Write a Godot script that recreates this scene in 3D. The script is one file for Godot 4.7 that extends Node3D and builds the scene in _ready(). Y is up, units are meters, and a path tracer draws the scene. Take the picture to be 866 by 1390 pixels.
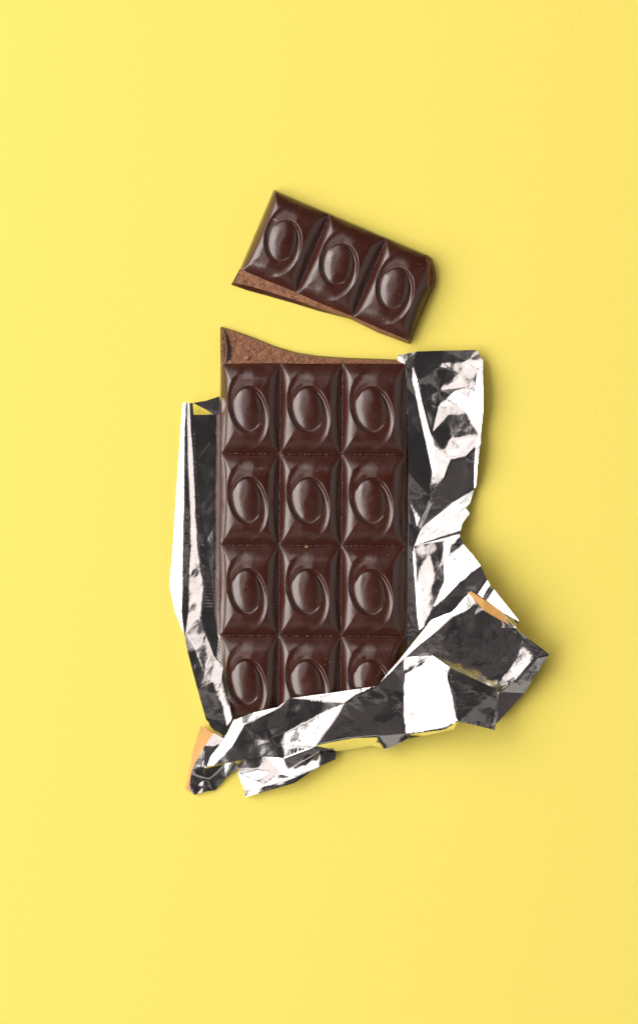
extends Node3D
# A broken dark chocolate bar on its crumpled silver foil, on yellow paper, seen from straight above.
# Plan unit: 0.3 mm. Plan x runs to the right, plan y towards the viewer's bottom edge, h is height above the paper.
const U := 0.0003
const MIDX := 433.0
const MIDY := 695.0
const GROOVE := 14.0          # thickness of the slab under the squares
const CREST := 14.0           # how far a square rises above the groove

var choc: StandardMaterial3D
var broken: StandardMaterial3D
var foil: StandardMaterial3D
var kraft: StandardMaterial3D
var crumb_mat: StandardMaterial3D
var paper: StandardMaterial3D

func _ready():
	# ---- camera
	var cam := Camera3D.new()
	cam.name = "camera"
	add_child(cam)
	cam.fov = rad_to_deg(2.0 * atan(695.0 * U / 0.9))
	cam.near = 0.05
	cam.far = 20.0
	cam.position = Vector3(0, 0.9, 0)
	cam.rotation = Vector3(-PI / 2, 0, 0)
	cam.current = true
	# ---- the dim studio around
	var env := Environment.new()
	env.background_mode = Environment.BG_COLOR
	env.background_color = Color(0.028, 0.025, 0.026).linear_to_srgb()
	env.background_energy_multiplier = 1.0
	env.tonemap_mode = Environment.TONE_MAPPER_LINEAR
	env.tonemap_exposure = 1.0
	env.sdfgi_enabled = true
	env.ssao_enabled = true
	env.ssil_enabled = true
	var we := WorldEnvironment.new()
	we.name = "studio_environment"
	we.environment = env
	add_child(we)
	# ---- studio lamps: a large softbox on the left, a dimmer one higher up
	softbox("key_softbox", Vector3(-2.40, 1.875, 0.0), Vector2(4.8, 2.4), 1.43, Color(1.0, 0.985, 0.965))
	softbox("window_softbox", Vector3(-1.30, 1.875, -2.0), Vector2(2.4, 2.2), 0.5, Color(1.0, 0.985, 0.965))
	softbox("left_wall_glow", Vector3(-2.75, 2.05, -0.2), Vector2(6.6, 3.6), 0.10, Color(1.0, 0.98, 0.96))
	softbox("ceiling_strip", Vector3(0.30, 1.70, 0.10), Vector2(0.16, 2.0), 0.045, Color(1.0, 0.95, 0.92))
	softbox("ceiling_glow", Vector3(0.45, 1.80, 0.70), Vector2(1.2, 0.5), 0.013, Color(1.0, 0.93, 0.90))
	softbox("top_softbox", Vector3(-0.30, 1.15, -0.17), Vector2(1.6, 0.30), 0.34, Color(1.0, 0.95, 0.93))
	softbox("right_reflector", Vector3(1.50, 0.90, 0.2), Vector2(3.6, 1.1), 0.15, Color(1.0, 0.97, 0.93))
	softbox("near_reflector", Vector3(0.1, 1.20, 1.35), Vector2(2.6, 0.75), 0.09, Color(1.0, 0.97, 0.93))
	make_materials()
	make_setting()
	make_bar()
	make_piece()
	make_foil()
	make_crumbs()

func softbox(called: String, where: Vector3, size: Vector2, energy: float, tint: Color):
	var l := AreaLight3D.new()
	l.name = called
	l.area_size = size
	l.area_normalize_energy = false
	l.light_energy = energy
	l.light_color = tint
	l.shadow_enabled = true
	l.area_range = 6.0
	l.area_attenuation = 2.0
	add_child(l)
	l.look_at_from_position(where, Vector3.ZERO, Vector3.UP)

# ------------------------------------------------------------------ helpers
func pt(x: float, y: float, h: float) -> Vector3:
	return Vector3((x - MIDX) * U, h * U, (y - MIDY) * U)

func lin(r: float, g: float, b: float) -> Color:
	return Color(r, g, b).linear_to_srgb()

func noise(seed_: int, freq: float, octaves := 3, kind := FastNoiseLite.TYPE_SIMPLEX_SMOOTH) -> FastNoiseLite:
	var n := FastNoiseLite.new()
	n.noise_type = kind
	n.seed = seed_
	n.frequency = freq
	n.fractal_octaves = octaves
	if octaves <= 1:
		n.fractal_type = FastNoiseLite.FRACTAL_NONE
	return n

func noise_tex(seed_: int, freq: float, octaves: int, lo: float, hi: float, size := 512, kind := FastNoiseLite.TYPE_SIMPLEX_SMOOTH) -> NoiseTexture2D:
	var t := NoiseTexture2D.new()
	t.width = size
	t.height = size
	t.seamless = true
	t.noise = noise(seed_, freq, octaves, kind)
	var g := Gradient.new()
	g.set_color(0, Color(lo, lo, lo))
	g.set_color(1, Color(hi, hi, hi))
	t.color_ramp = g
	return t

func tag(o: Node, label: String, category: String, group := "", kind := ""):
	if label: o.set_meta("label", label)
	if category: o.set_meta("category", category)
	if group: o.set_meta("group", group)
	if kind: o.set_meta("kind", kind)

func thing(called: String, where: Vector3, label: String, category: String, group := "") -> Node3D:
	var o := Node3D.new()
	o.name = called
	add_child(o, true)
	o.position = where
	tag(o, label, category, group)
	return o

func part(called: String, mesh: Mesh, m: Material, parent: Node) -> MeshInstance3D:
	var o := MeshInstance3D.new()
	o.name = called
	o.mesh = mesh
	o.material_override = m
	parent.add_child(o, true)
	return o

# vertices and triangles (any winding, upward faces kept upward) to a smooth mesh; triangles are wound so that their plan faces up when up is true
func to_mesh(v: PackedVector3Array, f: PackedInt32Array, smooth := true) -> ArrayMesh:
	var n := PackedVector3Array()
	n.resize(v.size())
	for i in range(0, f.size(), 3):
		var c := (v[f[i + 2]] - v[f[i]]).cross(v[f[i + 1]] - v[f[i]])
		for k in 3:
			n[f[i + k]] += c
	for i in n.size():
		n[i] = n[i].normalized() if n[i].length() > 0.0 else Vector3.UP
	var st := SurfaceTool.new()
	st.begin(Mesh.PRIMITIVE_TRIANGLES)
	if smooth:
		for i in v.size():
			st.set_normal(n[i])
			st.add_vertex(v[i])
		for i in f:
			st.add_index(i)
	else:
		st.set_smooth_group(-1)
		for i in f:
			st.add_vertex(v[i])
		st.generate_normals()
	return st.commit()

func make_materials():
	choc = StandardMaterial3D.new()
	choc.albedo_color = lin(0.054, 0.0132, 0.0082)
	choc.roughness = 1.0
	choc.roughness_texture = noise_tex(11, 0.012, 5, 0.12, 0.40)
	choc.metallic_specular = 0.72
	choc.uv1_triplanar = true
	choc.uv1_world_triplanar = true
	choc.uv1_scale = Vector3.ONE * 12.0
	choc.heightmap_enabled = true
	choc.heightmap_texture = noise_tex(12, 0.02, 4, 0.0, 1.0)
	choc.heightmap_scale = 0.012
	broken = StandardMaterial3D.new()
	broken.roughness = 0.85
	broken.vertex_color_use_as_albedo = true
	broken.albedo_texture = noise_tex(21, 0.03, 4, 0.65, 1.0)
	broken.uv1_triplanar = true
	broken.uv1_world_triplanar = true
	broken.uv1_scale = Vector3.ONE * 30.0
	broken.heightmap_enabled = true
	broken.heightmap_texture = noise_tex(22, 0.07, 5, 0.0, 1.0)
	broken.heightmap_scale = 0.05
	crumb_mat = StandardMaterial3D.new()
	crumb_mat.albedo_color = lin(0.34, 0.15, 0.075)
	crumb_mat.roughness = 0.75
	foil = StandardMaterial3D.new()
	foil.albedo_color = lin(0.90, 0.885, 0.88)
	foil.metallic = 1.0
	foil.roughness = 1.0
	foil.roughness_texture = noise_tex(31, 0.012, 5, 0.07, 0.22)
	foil.uv1_triplanar = true
	foil.uv1_world_triplanar = true
	foil.uv1_scale = Vector3.ONE * 14.0
	foil.heightmap_enabled = true
	var wrinkle := NoiseTexture2D.new()
	wrinkle.width = 768
	wrinkle.height = 768
	wrinkle.seamless = true
	var wn := noise(33, 0.010, 4)
	wn.fractal_type = FastNoiseLite.FRACTAL_RIDGED
	wrinkle.noise = wn
	foil.heightmap_texture = wrinkle
	foil.heightmap_scale = 0.0055
	kraft = StandardMaterial3D.new()
	kraft.albedo_color = lin(0.66, 0.35, 0.10)
	kraft.roughness = 0.6
	paper = StandardMaterial3D.new()
	paper.albedo_color = lin(0.89, 0.745, 0.14)
	paper.roughness = 0.75
	paper.uv1_triplanar = true
	paper.uv1_world_triplanar = true
	paper.uv1_scale = Vector3.ONE * 16.0
	paper.heightmap_enabled = true
	paper.heightmap_texture = noise_tex(41, 0.09, 4, 0.0, 1.0)
	paper.heightmap_scale = 0.005

func make_setting():
	var pm := PlaneMesh.new()
	pm.size = Vector2(4, 4)
	var o := part("paper_background", pm, paper, self)
	tag(o, "smooth plain yellow paper under the chocolate and foil", "paper", "", "structure")

# ------------------------------------------------------------------ chocolate
const OVAL := Vector2(-3.8, 1.0)
const RX := 19.2
const RY := 27.5
const LEAN := 0.19            # the oval's top leans to the left

# ellipse radius (1 on the medallion's edge) and angle of a point of the square
func oval_polar(p: Vector2) -> Vector2:
	var q := (p - OVAL).rotated(LEAN)
	return Vector2(Vector2(q.x / RX, q.y / RY).length(), atan2(-q.y / RY, q.x / RX))

func spiral(delta: float) -> float:
	const AT := [0.0, 30.0, 75.0, 120.0, 165.0, 210.0, 240.0, 280.0]
	const RR := [2.25, 1.9, 1.62, 1.42, 1.26, 1.13, 1.05, 0.98]
	for i in AT.size() - 1:
		if delta <= AT[i + 1]:
			return lerpf(RR[i], RR[i + 1], (delta - AT[i]) / (AT[i + 1] - AT[i]))
	return 0.98

# height above the groove; edge is the ellipse radius of the square's border in this direction
func square_height(p: Vector2, edge: float) -> float:
	var o := oval_polar(p)
	var rho := o.x
	if rho < 1.0:
		return CREST - 3.2 + 4.6 * (1.0 - pow(rho, 2.4))
	var tau := clampf((rho - 1.32) / maxf(edge - 1.32, 0.01), 0.0, 1.0)
	var half := Vector2(SQW, SQD) / 2.0
	var near := [(half.x + p.x) / 11.0, (half.x - p.x) / 19.0, (half.y + p.y) / 22.0, (half.y - p.y) / 22.0]
	var mix := 0.0
	for d in near: mix += exp(-7.0 * minf(d, 3.0))
	var pillow := 1.0 - pow(1.0 - clampf(-log(mix) / 7.0, 0.0, 1.0), 2.0)
	var h := CREST * lerpf(1.0 - pow(tau, 1.35), pillow, 0.42)
	var cut := 0.0
	for arm in 2:
		var delta := fposmod(rad_to_deg(o.y) - 62.0 - 180.0 * arm, 360.0)
		if delta > 285.0:
			continue
		var depth := 1.5 * smoothstep(-5.0, 30.0, delta) + 3.8 * smoothstep(15.0, 140.0, delta)
		depth *= 1.0 - smoothstep(250.0, 285.0, delta)
		var wide := 0.22 + 0.2 * (1.0 - smoothstep(10.0, 130.0, delta))
		cut = maxf(cut, depth * (1.0 - pow(1.0 - clampf((spiral(delta) - rho) / wide, 0.0, 1.0), 1.8)))
	# the moat closes in a steep little step against the medallion
	var floor_h := h - cut
	return lerpf(CREST - 3.2, floor_h, smoothstep(1.0, 1.07, rho))

# one moulded square: rings from the medallion's middle to the border
func square_mesh(hw: float, hd: float) -> Array:
	var angles: Array[float] = []
	for i in 232:
		angles.append(TAU * i / 232.0)
	for c in [Vector2(hw, hd), Vector2(-hw, hd), Vector2(-hw, -hd), Vector2(hw, -hd)]:
		angles.append(fposmod((c - OVAL).angle(), TAU))
	angles.sort()
	var rings: Array[float] = []
	for i in 13:
		rings.append(i / 12.0)
	for r in [1.012, 1.03, 1.05, 1.075]:
		rings.append(r)
	var outer := 46
	var v := PackedVector3Array()
	var n := angles.size()
	var inner := rings.size()
	for k in inner + outer:
		for a in angles:
			var d := Vector2.from_angle(a)
			var t := INF
			if absf(d.x) > 1e-6: t = minf(t, ((hw if d.x > 0 else -hw) - OVAL.x) / d.x)
			if absf(d.y) > 1e-6: t = minf(t, ((hd if d.y > 0 else -hd) - OVAL.y) / d.y)
			var unit := oval_polar(OVAL + d).x          # ellipse radius per unit of length
			var edge := t * unit
			var rho: float = rings[k] if k < inner else lerpf(1.075, edge, pow((k - inner + 1.0) / outer, 1.1))
			var p := OVAL + d * (rho / unit)
			v.append(Vector3(p.x, square_height(p, edge), p.y))
	var f := PackedInt32Array()
	for k in inner + outer - 1:
		for i in n:
			var j := (i + 1) % n
			f.append_array([k * n + i, k * n + j, (k + 1) * n + i, k * n + j, (k + 1) * n + j, (k + 1) * n + i])
	return [v, f, inner * n]

func scaled_mesh(v: PackedVector3Array, f: PackedInt32Array, s: Vector3) -> ArrayMesh:
	var w := PackedVector3Array()
	w.resize(v.size())
	for i in v.size():
		w[i] = v[i] * s * U
	return to_mesh(w, f)

# a slab with a plan outline (clockwise seen from above), a flat top at height top and a foot that spreads a little
func slab_mesh(outline: Array, top: float, spread: float) -> ArrayMesh:
	var st := SurfaceTool.new()
	st.begin(Mesh.PRIMITIVE_TRIANGLES)
	var poly := PackedVector2Array(outline)
	var mid := Vector2.ZERO
	for p in poly: mid += p / poly.size()
	var tri := Geometry2D.triangulate_polygon(poly)
	st.set_smooth_group(-1)
	for i in range(0, tri.size(), 3):
		var a := poly[tri[i]]; var b := poly[tri[i + 1]]; var c := poly[tri[i + 2]]
		if (b - a).cross(c - a) < 0.0:
			var s := b; b = c; c = s
		for p in [a, b, c]:
			st.add_vertex(Vector3(p.x, top, p.y) * U)
	for i in poly.size():
		var a := poly[i]
		var b := poly[(i + 1) % poly.size()]
		var a2: Vector2 = a + (a - mid).sign() * spread
		var b2: Vector2 = b + (b - mid).sign() * spread
		var q := [Vector3(a.x, top, a.y) * U, Vector3(b.x, top, b.y) * U, Vector3(b2.x, 0.4, b2.y) * U, Vector3(a2.x, 0.4, a2.y) * U]
		if Geometry2D.is_polygon_clockwise(poly):
			q.reverse()
		for k in [0, 2, 1, 0, 3, 2]:
			st.add_vertex(q[k])
	st.generate_normals()
	return st.commit()

# a thin rounded bead left along a groove
func bead_mesh(a: Vector2, b: Vector2, r: float, seed_: int) -> ArrayMesh:
	var nz := noise(seed_, 0.06, 2)
	var v := PackedVector3Array()
	var f := PackedInt32Array()
	var side := (b - a).normalized().orthogonal()
	var steps := 60
	for i in steps + 1:
		var c := a.lerp(b, i / float(steps))
		var rr := r * (0.75 + 0.7 * nz.get_noise_1d(i * 6.0)) * minf(1.0, 6.0 * minf(i, steps - i) / steps + 0.2)
		c += side * 0.5 * nz.get_noise_2d(i * 4.0, 50.0)
		for k in 7:
			var t := PI * k / 6.0
			v.append(Vector3(c.x + side.x * cos(t) * rr, GROOVE + 0.5 + sin(t) * rr * 1.1, c.y + side.y * cos(t) * rr) * U)
	for i in steps:
		for k in 6:
			var p := i * 7 + k
			f.append_array([p, p + 7, p + 1, p + 1, p + 7, p + 8])
	return to_mesh(v, f)

# a rough broken face: rows from the upper edge (list of Vector3 x, y, h) to the lower edge; darker smooth skin comes separately
func break_mesh(upper: Array, lower: Array, bump: float, seed_: int, nu := 150, nv := 26) -> ArrayMesh:
	var nz := noise(seed_, 0.09, 4)
	var nb := noise(seed_ + 1, 0.3, 3)
	var st := SurfaceTool.new()
	st.begin(Mesh.PRIMITIVE_TRIANGLES)
	var v: Array[Vector3] = []
	var col: Array[Color] = []
	for i in nu + 1:
		var a := along(upper, i / float(nu))
		var b := along(lower, i / float(nu))
		for k in nv + 1:
			var t := k / float(nv)
			var p := a.lerp(b, t)
			var s := sin(PI * t)
			var rough := nz.get_noise_2d(p.x, p.y) * bump + nb.get_noise_2d(p.x, p.y) * bump * 0.45
			var lump := maxf(0.0, nz.get_noise_2d(p.x * 1.7 + 300.0, p.y * 1.7) - 0.12) * bump * 2.4 * (1.0 - t)
			var chip := maxf(0.0, nb.get_noise_2d(p.x * 1.3 + 40.0, p.y * 1.3) - 0.05) * 5.0 * smoothstep(0.55, 0.9, t if lower[0].z > upper[0].z else 1.0 - t)
			p.z += rough * minf(1.0, s * 2.5) + (lump + chip) * s - 1.2 * s
			p.y += nb.get_noise_2d(p.x + 90.0, p.y) * bump * 0.5 * s
			v.append(p)
			var tone := clampf(0.5 + 0.7 * nz.get_noise_2d(p.x * 0.8 + 700.0, p.y) + lump * 0.35, 0.0, 1.0)
			col.append(Color(0.33, 0.142, 0.088).lerp(Color(0.52, 0.235, 0.125), tone))
	for i in v.size():
		st.set_color(col[i])
		st.add_vertex(Vector3(v[i].x, v[i].z, v[i].y) * U)
	for i in nu:
		for k in nv:
			var p := i * (nv + 1) + k
			for q in [p, p + nv + 1, p + 1, p + 1, p + nv + 1, p + nv + 2]:
				st.add_index(q)
	st.generate_normals()
	return st.commit()

func along(line: Array, t: float) -> Vector3:
	var total := 0.0
	for i in line.size() - 1: total += absf(line[i + 1].x - line[i].x) + 1e-6
	var left := t * total
	for i in line.size() - 1:
		var w: float = absf(line[i + 1].x - line[i].x) + 1e-6
		if left <= w or i == line.size() - 2:
			return line[i].lerp(line[i + 1], clampf(left / w, 0.0, 1.0))
		left -= w
	return line[-1]

func strip_mesh(upper: Array, lower: Array, nu := 80) -> ArrayMesh:
	var v := PackedVector3Array()
	var f := PackedInt32Array()
	for i in nu + 1:
		var a := along(upper, i / float(nu))
		var b := along(lower, i / float(nu))
		for k in 4:
			var p := a.lerp(b, k / 3.0)
			v.append(Vector3(p.x, p.z, p.y) * U)
	for i in nu:
		for k in 3:
			var p := i * 4 + k
			f.append_array([p, p + 4, p + 1, p + 1, p + 4, p + 5])
	return to_mesh(v, f)

# orients every triangle of a mesh list so that it faces up in plan
func flip(m: ArrayMesh) -> ArrayMesh:
	var st := SurfaceTool.new()
	st.create_from(m, 0)
	var d := st.commit_to_arrays()
	var idx: PackedInt32Array = d[Mesh.ARRAY_INDEX]
	for i in range(0, idx.size(), 3):
		var s := idx[i]; idx[i] = idx[i + 1]; idx[i + 1] = s
	d[Mesh.ARRAY_INDEX] = idx
	var nn: PackedVector3Array = d[Mesh.ARRAY_NORMAL]
	for i in nn.size(): nn[i] = -nn[i]
	d[Mesh.ARRAY_NORMAL] = nn
	var out := ArrayMesh.new()
	out.add_surface_from_arrays(Mesh.PRIMITIVE_TRIANGLES, d)
	return out

var sq_v: PackedVector3Array
var sq_rim: PackedInt32Array
var sq_oval: PackedInt32Array
const SQW := 84.0
const SQD := 122.0

func add_square(parent: Node, centre: Vector2, w: float, d: float, v := PackedVector3Array()):
	var s := Vector3(w / SQW, 1.0, d / SQD)
	var key := "%.1f %.1f" % [w, d]
	if v.is_empty():
		if not square_cache.has(key):
			square_cache[key] = [scaled_mesh(sq_v, sq_rim, s), scaled_mesh(sq_v, sq_oval, s)]
	else:
		key = "own"
		square_cache[key] = [scaled_mesh(v, sq_rim, s), scaled_mesh(v, sq_oval, s)]
	var o := part("square", square_cache[key][0], choc, parent)
	o.position = Vector3(centre.x, GROOVE - 0.2, centre.y) * U
	o.rotation = Vector3(tilts.randf_range(-1.0, 1.0), 0.0, tilts.randf_range(-1.0, 1.0)) * 0.009
	part("medallion", square_cache[key][1], choc, o)

var square_cache := {}
var tilts := RandomNumberGenerator.new()

func build_square():
	tilts.seed = 12
	var r := square_mesh(SQW / 2, SQD / 2)
	sq_v = r[0]
	for i in range(0, r[1].size(), 3):
		var inside := true
		for k in 3:
			inside = inside and r[1][i + k] < 13 * 236
		for k in 3:
			if inside: sq_oval.append(r[1][i + k])
			else: sq_rim.append(r[1][i + k])

const COLS := [300.5, 379.5, 463.3, 549.0]
const ROWS := [495.0, 617.0, 740.5, 862.5, 984.0]

# plan point of the bar -> its own axes (origin at the bar's middle on the paper)
const BAR := Vector2(425.0, 740.0)

func make_bar():
	build_square()
	var bar := thing("chocolate_bar", pt(BAR.x, BAR.y, 1.2), "dark brown chocolate bar with swirl-stamped squares lying in open silver foil", "chocolate bar")
	bar.rotation.y = deg_to_rad(-0.35)
	for r in 4:
		for c in 3:
			var mid := Vector2((COLS[c] + COLS[c + 1]) / 2, (ROWS[r] + ROWS[r + 1]) / 2) - BAR
			add_square(bar, mid, COLS[c + 1] - COLS[c], ROWS[r + 1] - ROWS[r])
	var o := [Vector2(300.3, 494), Vector2(550, 494), Vector2(551, 982), Vector2(300.3, 982)]
	for i in o.size(): o[i] -= BAR
	part("slab", slab_mesh(o, GROOVE - 0.4, 2.4), choc, bar)
	for c in [1, 2]:
		for r in 4:
			part("groove_bead", bead_mesh(Vector2(COLS[c] + 0.3, ROWS[r] + 1) - BAR, Vector2(COLS[c] + 0.3, ROWS[r + 1] - 1) - BAR, 1.15, c * 10 + r), choc, bar)
	for r in [1, 2, 3]:
		for c in 3:
			part("groove_bead", bead_mesh(Vector2(COLS[c] + 1, ROWS[r]) - BAR, Vector2(COLS[c + 1] - 1, ROWS[r]) - BAR, 1.15, 50 + c * 10 + r), choc, bar)
	# the broken top end
	var near := rel([[300, 495.5, 14.5], [330, 495, 15], [379, 494, 14], [420, 495, 15.5], [463, 494, 14], [510, 494.5, 15], [551, 494, 14]], BAR)
	var far := rel([[299, 446, 4], [318, 452, 4], [345, 461.5, 4], [372, 472.5, 4], [400, 480.5, 4.5], [430, 485, 5], [470, 487.5, 5], [510, 488.5, 5], [551, 490.5, 5]], BAR)
	part("broken_face", break_mesh(far, near, 1.5, 5), broken, bar)
	var foot := rel([[298.5, 444, 0.5], [318, 450, 0.5], [345, 459.5, 0.5], [372, 470.5, 0.5], [400, 478.5, 0.5], [430, 483, 0.5], [470, 485.5, 0.5], [510, 486.5, 0.5], [551, 488, 0.5]], BAR)
	part("bottom_skin", strip_mesh(foot, far), choc, bar)
	# the side wall left standing beside the broken face
	var wall_top := rel([[302.5, 449, 7.0], [305.5, 462, 12.0], [307.0, 478, 15.5], [305, 495, 14.5]], BAR)
	var wall_foot := rel([[297.6, 445, 0.4], [297.7, 462, 0.4], [297.9, 478, 0.4], [298.2, 495, 0.4]], BAR)
	var wall_in := rel([[305, 451, 4.0], [310, 464, 6.5], [315, 480, 9.0], [318, 495, 12.5]], BAR)
	part("side_wall", wall_mesh([wall_foot, wall_top, wall_in], 9), choc, bar)

func rel(list: Array, origin: Vector2) -> Array:
	var out := []
	for p in list: out.append(Vector3(p[0] - origin.x, p[1] - origin.y, p[2]))
	return out

# a skin over a few lines that run along plan y
func wall_mesh(lines: Array, seed_: int) -> ArrayMesh:
	var nz := noise(seed_, 0.25, 3)
	var v := PackedVector3Array()
	var f := PackedInt32Array()
	var rows := 24
	var per := 8
	var cols: int = (lines.size() - 1) * per + 1
	for i in rows + 1:
		var t := i / float(rows) * 2.999
		for k in cols:
			var l := mini(int(k / float(per)), lines.size() - 2)
			var s := k / float(per) - l
			var a: Vector3 = lines[l][int(t)].lerp(lines[l][int(t) + 1], t - int(t))
			var b: Vector3 = lines[l + 1][int(t)].lerp(lines[l + 1][int(t) + 1], t - int(t))
			var p := a.lerp(b, s)
			if l >= 1: p.z += nz.get_noise_2d(p.x * 2.0, p.y * 2.0) * 2.2 * sin(PI * s)
			v.append(Vector3(p.x, p.z, p.y) * U)
	for i in rows:
		for k in cols - 1:
			var p := i * cols + k
			f.append_array([p, p + 1, p + cols, p + 1, p + cols + 1, p + cols])
	return to_mesh(v, f)

const PW := 83.0
const PD := 117.0

func make_piece():
	# own axes: origin at the piece's top left corner, x along its long side
	var piece := thing("chocolate_piece", pt(372, 258.5, 0.4), "broken-off row of three dark chocolate squares with a chipped corner, above the bar", "chocolate piece")
	piece.rotation.y = -deg_to_rad(23.0)
	var nz := noise(77, 0.12, 3)
	for c in 3:
		var v := PackedVector3Array()
		if c == 2:
			# chip off the far right corner
			v = sq_v.duplicate()
			for i in v.size():
				var x := v[i].x * 81.0 / SQW
				var y := v[i].z * 114.0 / SQD
				var edge := 16.0
				for k in 4:
					if y > [-62.0, -47.0, -25.0, -16.0][k]:
						edge = [lerpf(16.0, 23.5, (y + 62.0) / 15.0), lerpf(23.5, 31.5, (y + 47.0) / 22.0), lerpf(31.5, 44.0, (y + 25.0) / 9.0), 60.0][k]
				edge += nz.get_noise_2d(y * 3.0, 7.0) * 1.5
				v[i].x = minf(x, edge) * SQW / 81.0
		var x0: float = [3.0, PW, PW * 2][c]
		var x1: float = [PW, PW * 2, PW * 3 - 2.0][c]
		add_square(piece, Vector2((x0 + x1) / 2, PD / 2 + 1.5), x1 - x0, PD - 3.0, v)
	var outline := [Vector2(3, 3), Vector2(224, 3), Vector2(230, 5), Vector2(235, 12), Vector2(242, 21), Vector2(245.5, 30), Vector2(247.5, 39), Vector2(246, 46), Vector2(247, 117), Vector2(3, 117)]
	part("slab", slab_mesh(outline, GROOVE - 0.4, 3.5), choc, piece)
	for c in [1, 2]:
		part("groove_bead", bead_mesh(Vector2(PW * c + 0.3, 1), Vector2(PW * c + 0.3, PD - 1), 1.0, 30 + c), choc, piece)
	var up := rel([[0, 117.3, 14.2], [40, 117.6, 15], [81, 117, 13.6], [120, 117.6, 14.8], [162, 117, 13.6], [205, 117.6, 14.6], [248, 117.4, 13.8]], Vector2.ZERO)
	var low := rel([[-2.5, 137, 5], [20, 133, 5.5], [45, 130, 5.5], [81, 126.5, 5], [120, 123.5, 5], [162, 119.5, 5], [205, 121.5, 4], [230, 120.5, 4], [249, 119.5, 4]], Vector2.ZERO)
	var foot := rel([[-3.2, 140.5, 0.4], [20, 139, 0.4], [45, 135.5, 0.4], [81, 131, 0.4], [120, 127, 0.4], [162, 120.3, 0.4], [205, 122.6, 0.4], [230, 121.5, 0.4], [250, 120.5, 0.4]], Vector2.ZERO)
	part("broken_face", break_mesh(up, low, 1.5, 15, 150, 22), broken, piece)
	part("bottom_skin", strip_mesh(low, foot), choc, piece)
	var e0 := rel([[0.2, 117.3, 14.2], [-0.6, 124, 12.0], [-1.8, 131, 8.5], [-2.5, 137, 5]], Vector2.ZERO)
	var e1 := rel([[-1.0, 117.3, 0.4], [-1.6, 124, 0.4], [-2.4, 132, 0.4], [-3.2, 140.5, 0.4]], Vector2.ZERO)
	part("side_wall", wall_mesh([e1, e0], 19), choc, piece)
	# rough chipped corner
	var c_up := rel([[222.5, 2, 17], [230, 13, 23], [234, 24, 25], [238, 35, 23], [246, 45, 15]], Vector2.ZERO)
	var c_low := rel([[225, 0.5, 9], [233, 5, 10], [240, 14, 9], [247, 23, 8], [250, 36, 7], [251, 45, 9]], Vector2.ZERO)
	part("chipped_corner", break_mesh(c_low, c_up, 2.2, 25, 50, 24), broken, piece)

# ------------------------------------------------------------------ crumbs
func crumb_mesh(r: float, seed_: int) -> ArrayMesh:
	var nz := noise(seed_, 0.9, 2)
	var s := SphereMesh.new()
	s.radius = 1.0
	s.height = 2.0
	s.radial_segments = 10
	s.rings = 6
	var st := SurfaceTool.new()
	st.create_from(s, 0)
	var d := st.commit_to_arrays()
	var v: PackedVector3Array = d[Mesh.ARRAY_VERTEX]
	for i in v.size():
		var k := 1.0 + 0.75 * nz.get_noise_3dv(v[i] * 1.4)
		v[i] = Vector3(v[i].x * k, v[i].y * k * 0.75, v[i].z * k * 0.8) * r * U
	var f: PackedInt32Array = d[Mesh.ARRAY_INDEX]
	return to_mesh(v, f)

func surface_on_bar(x: float, y: float) -> float:
	for r in 4:
		for c in 3:
			if x >= COLS[c] and x <= COLS[c + 1] and y >= ROWS[r] and y <= ROWS[r + 1]:
				var p := Vector2((x - (COLS[c] + COLS[c + 1]) / 2) * SQW / (COLS[c + 1] - COLS[c]), (y - (ROWS[r] + ROWS[r + 1]) / 2) * SQD / (ROWS[r + 1] - ROWS[r]))
				return GROOVE + 1.0 + on_square(p)
	return GROOVE + 1.0

func on_square(p: Vector2) -> float:
	var d := p - OVAL
	if d.length() < 0.01: return square_height(p, 3.0)
	var n := d.normalized()
	var t := INF
	if absf(n.x) > 1e-6: t = minf(t, ((SQW / 2 if n.x > 0 else -SQW / 2) - OVAL.x) / n.x)
	if absf(n.y) > 1e-6: t = minf(t, ((SQD / 2 if n.y > 0 else -SQD / 2) - OVAL.y) / n.y)
	return square_height(p, t * oval_polar(OVAL + n).x)

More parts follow.
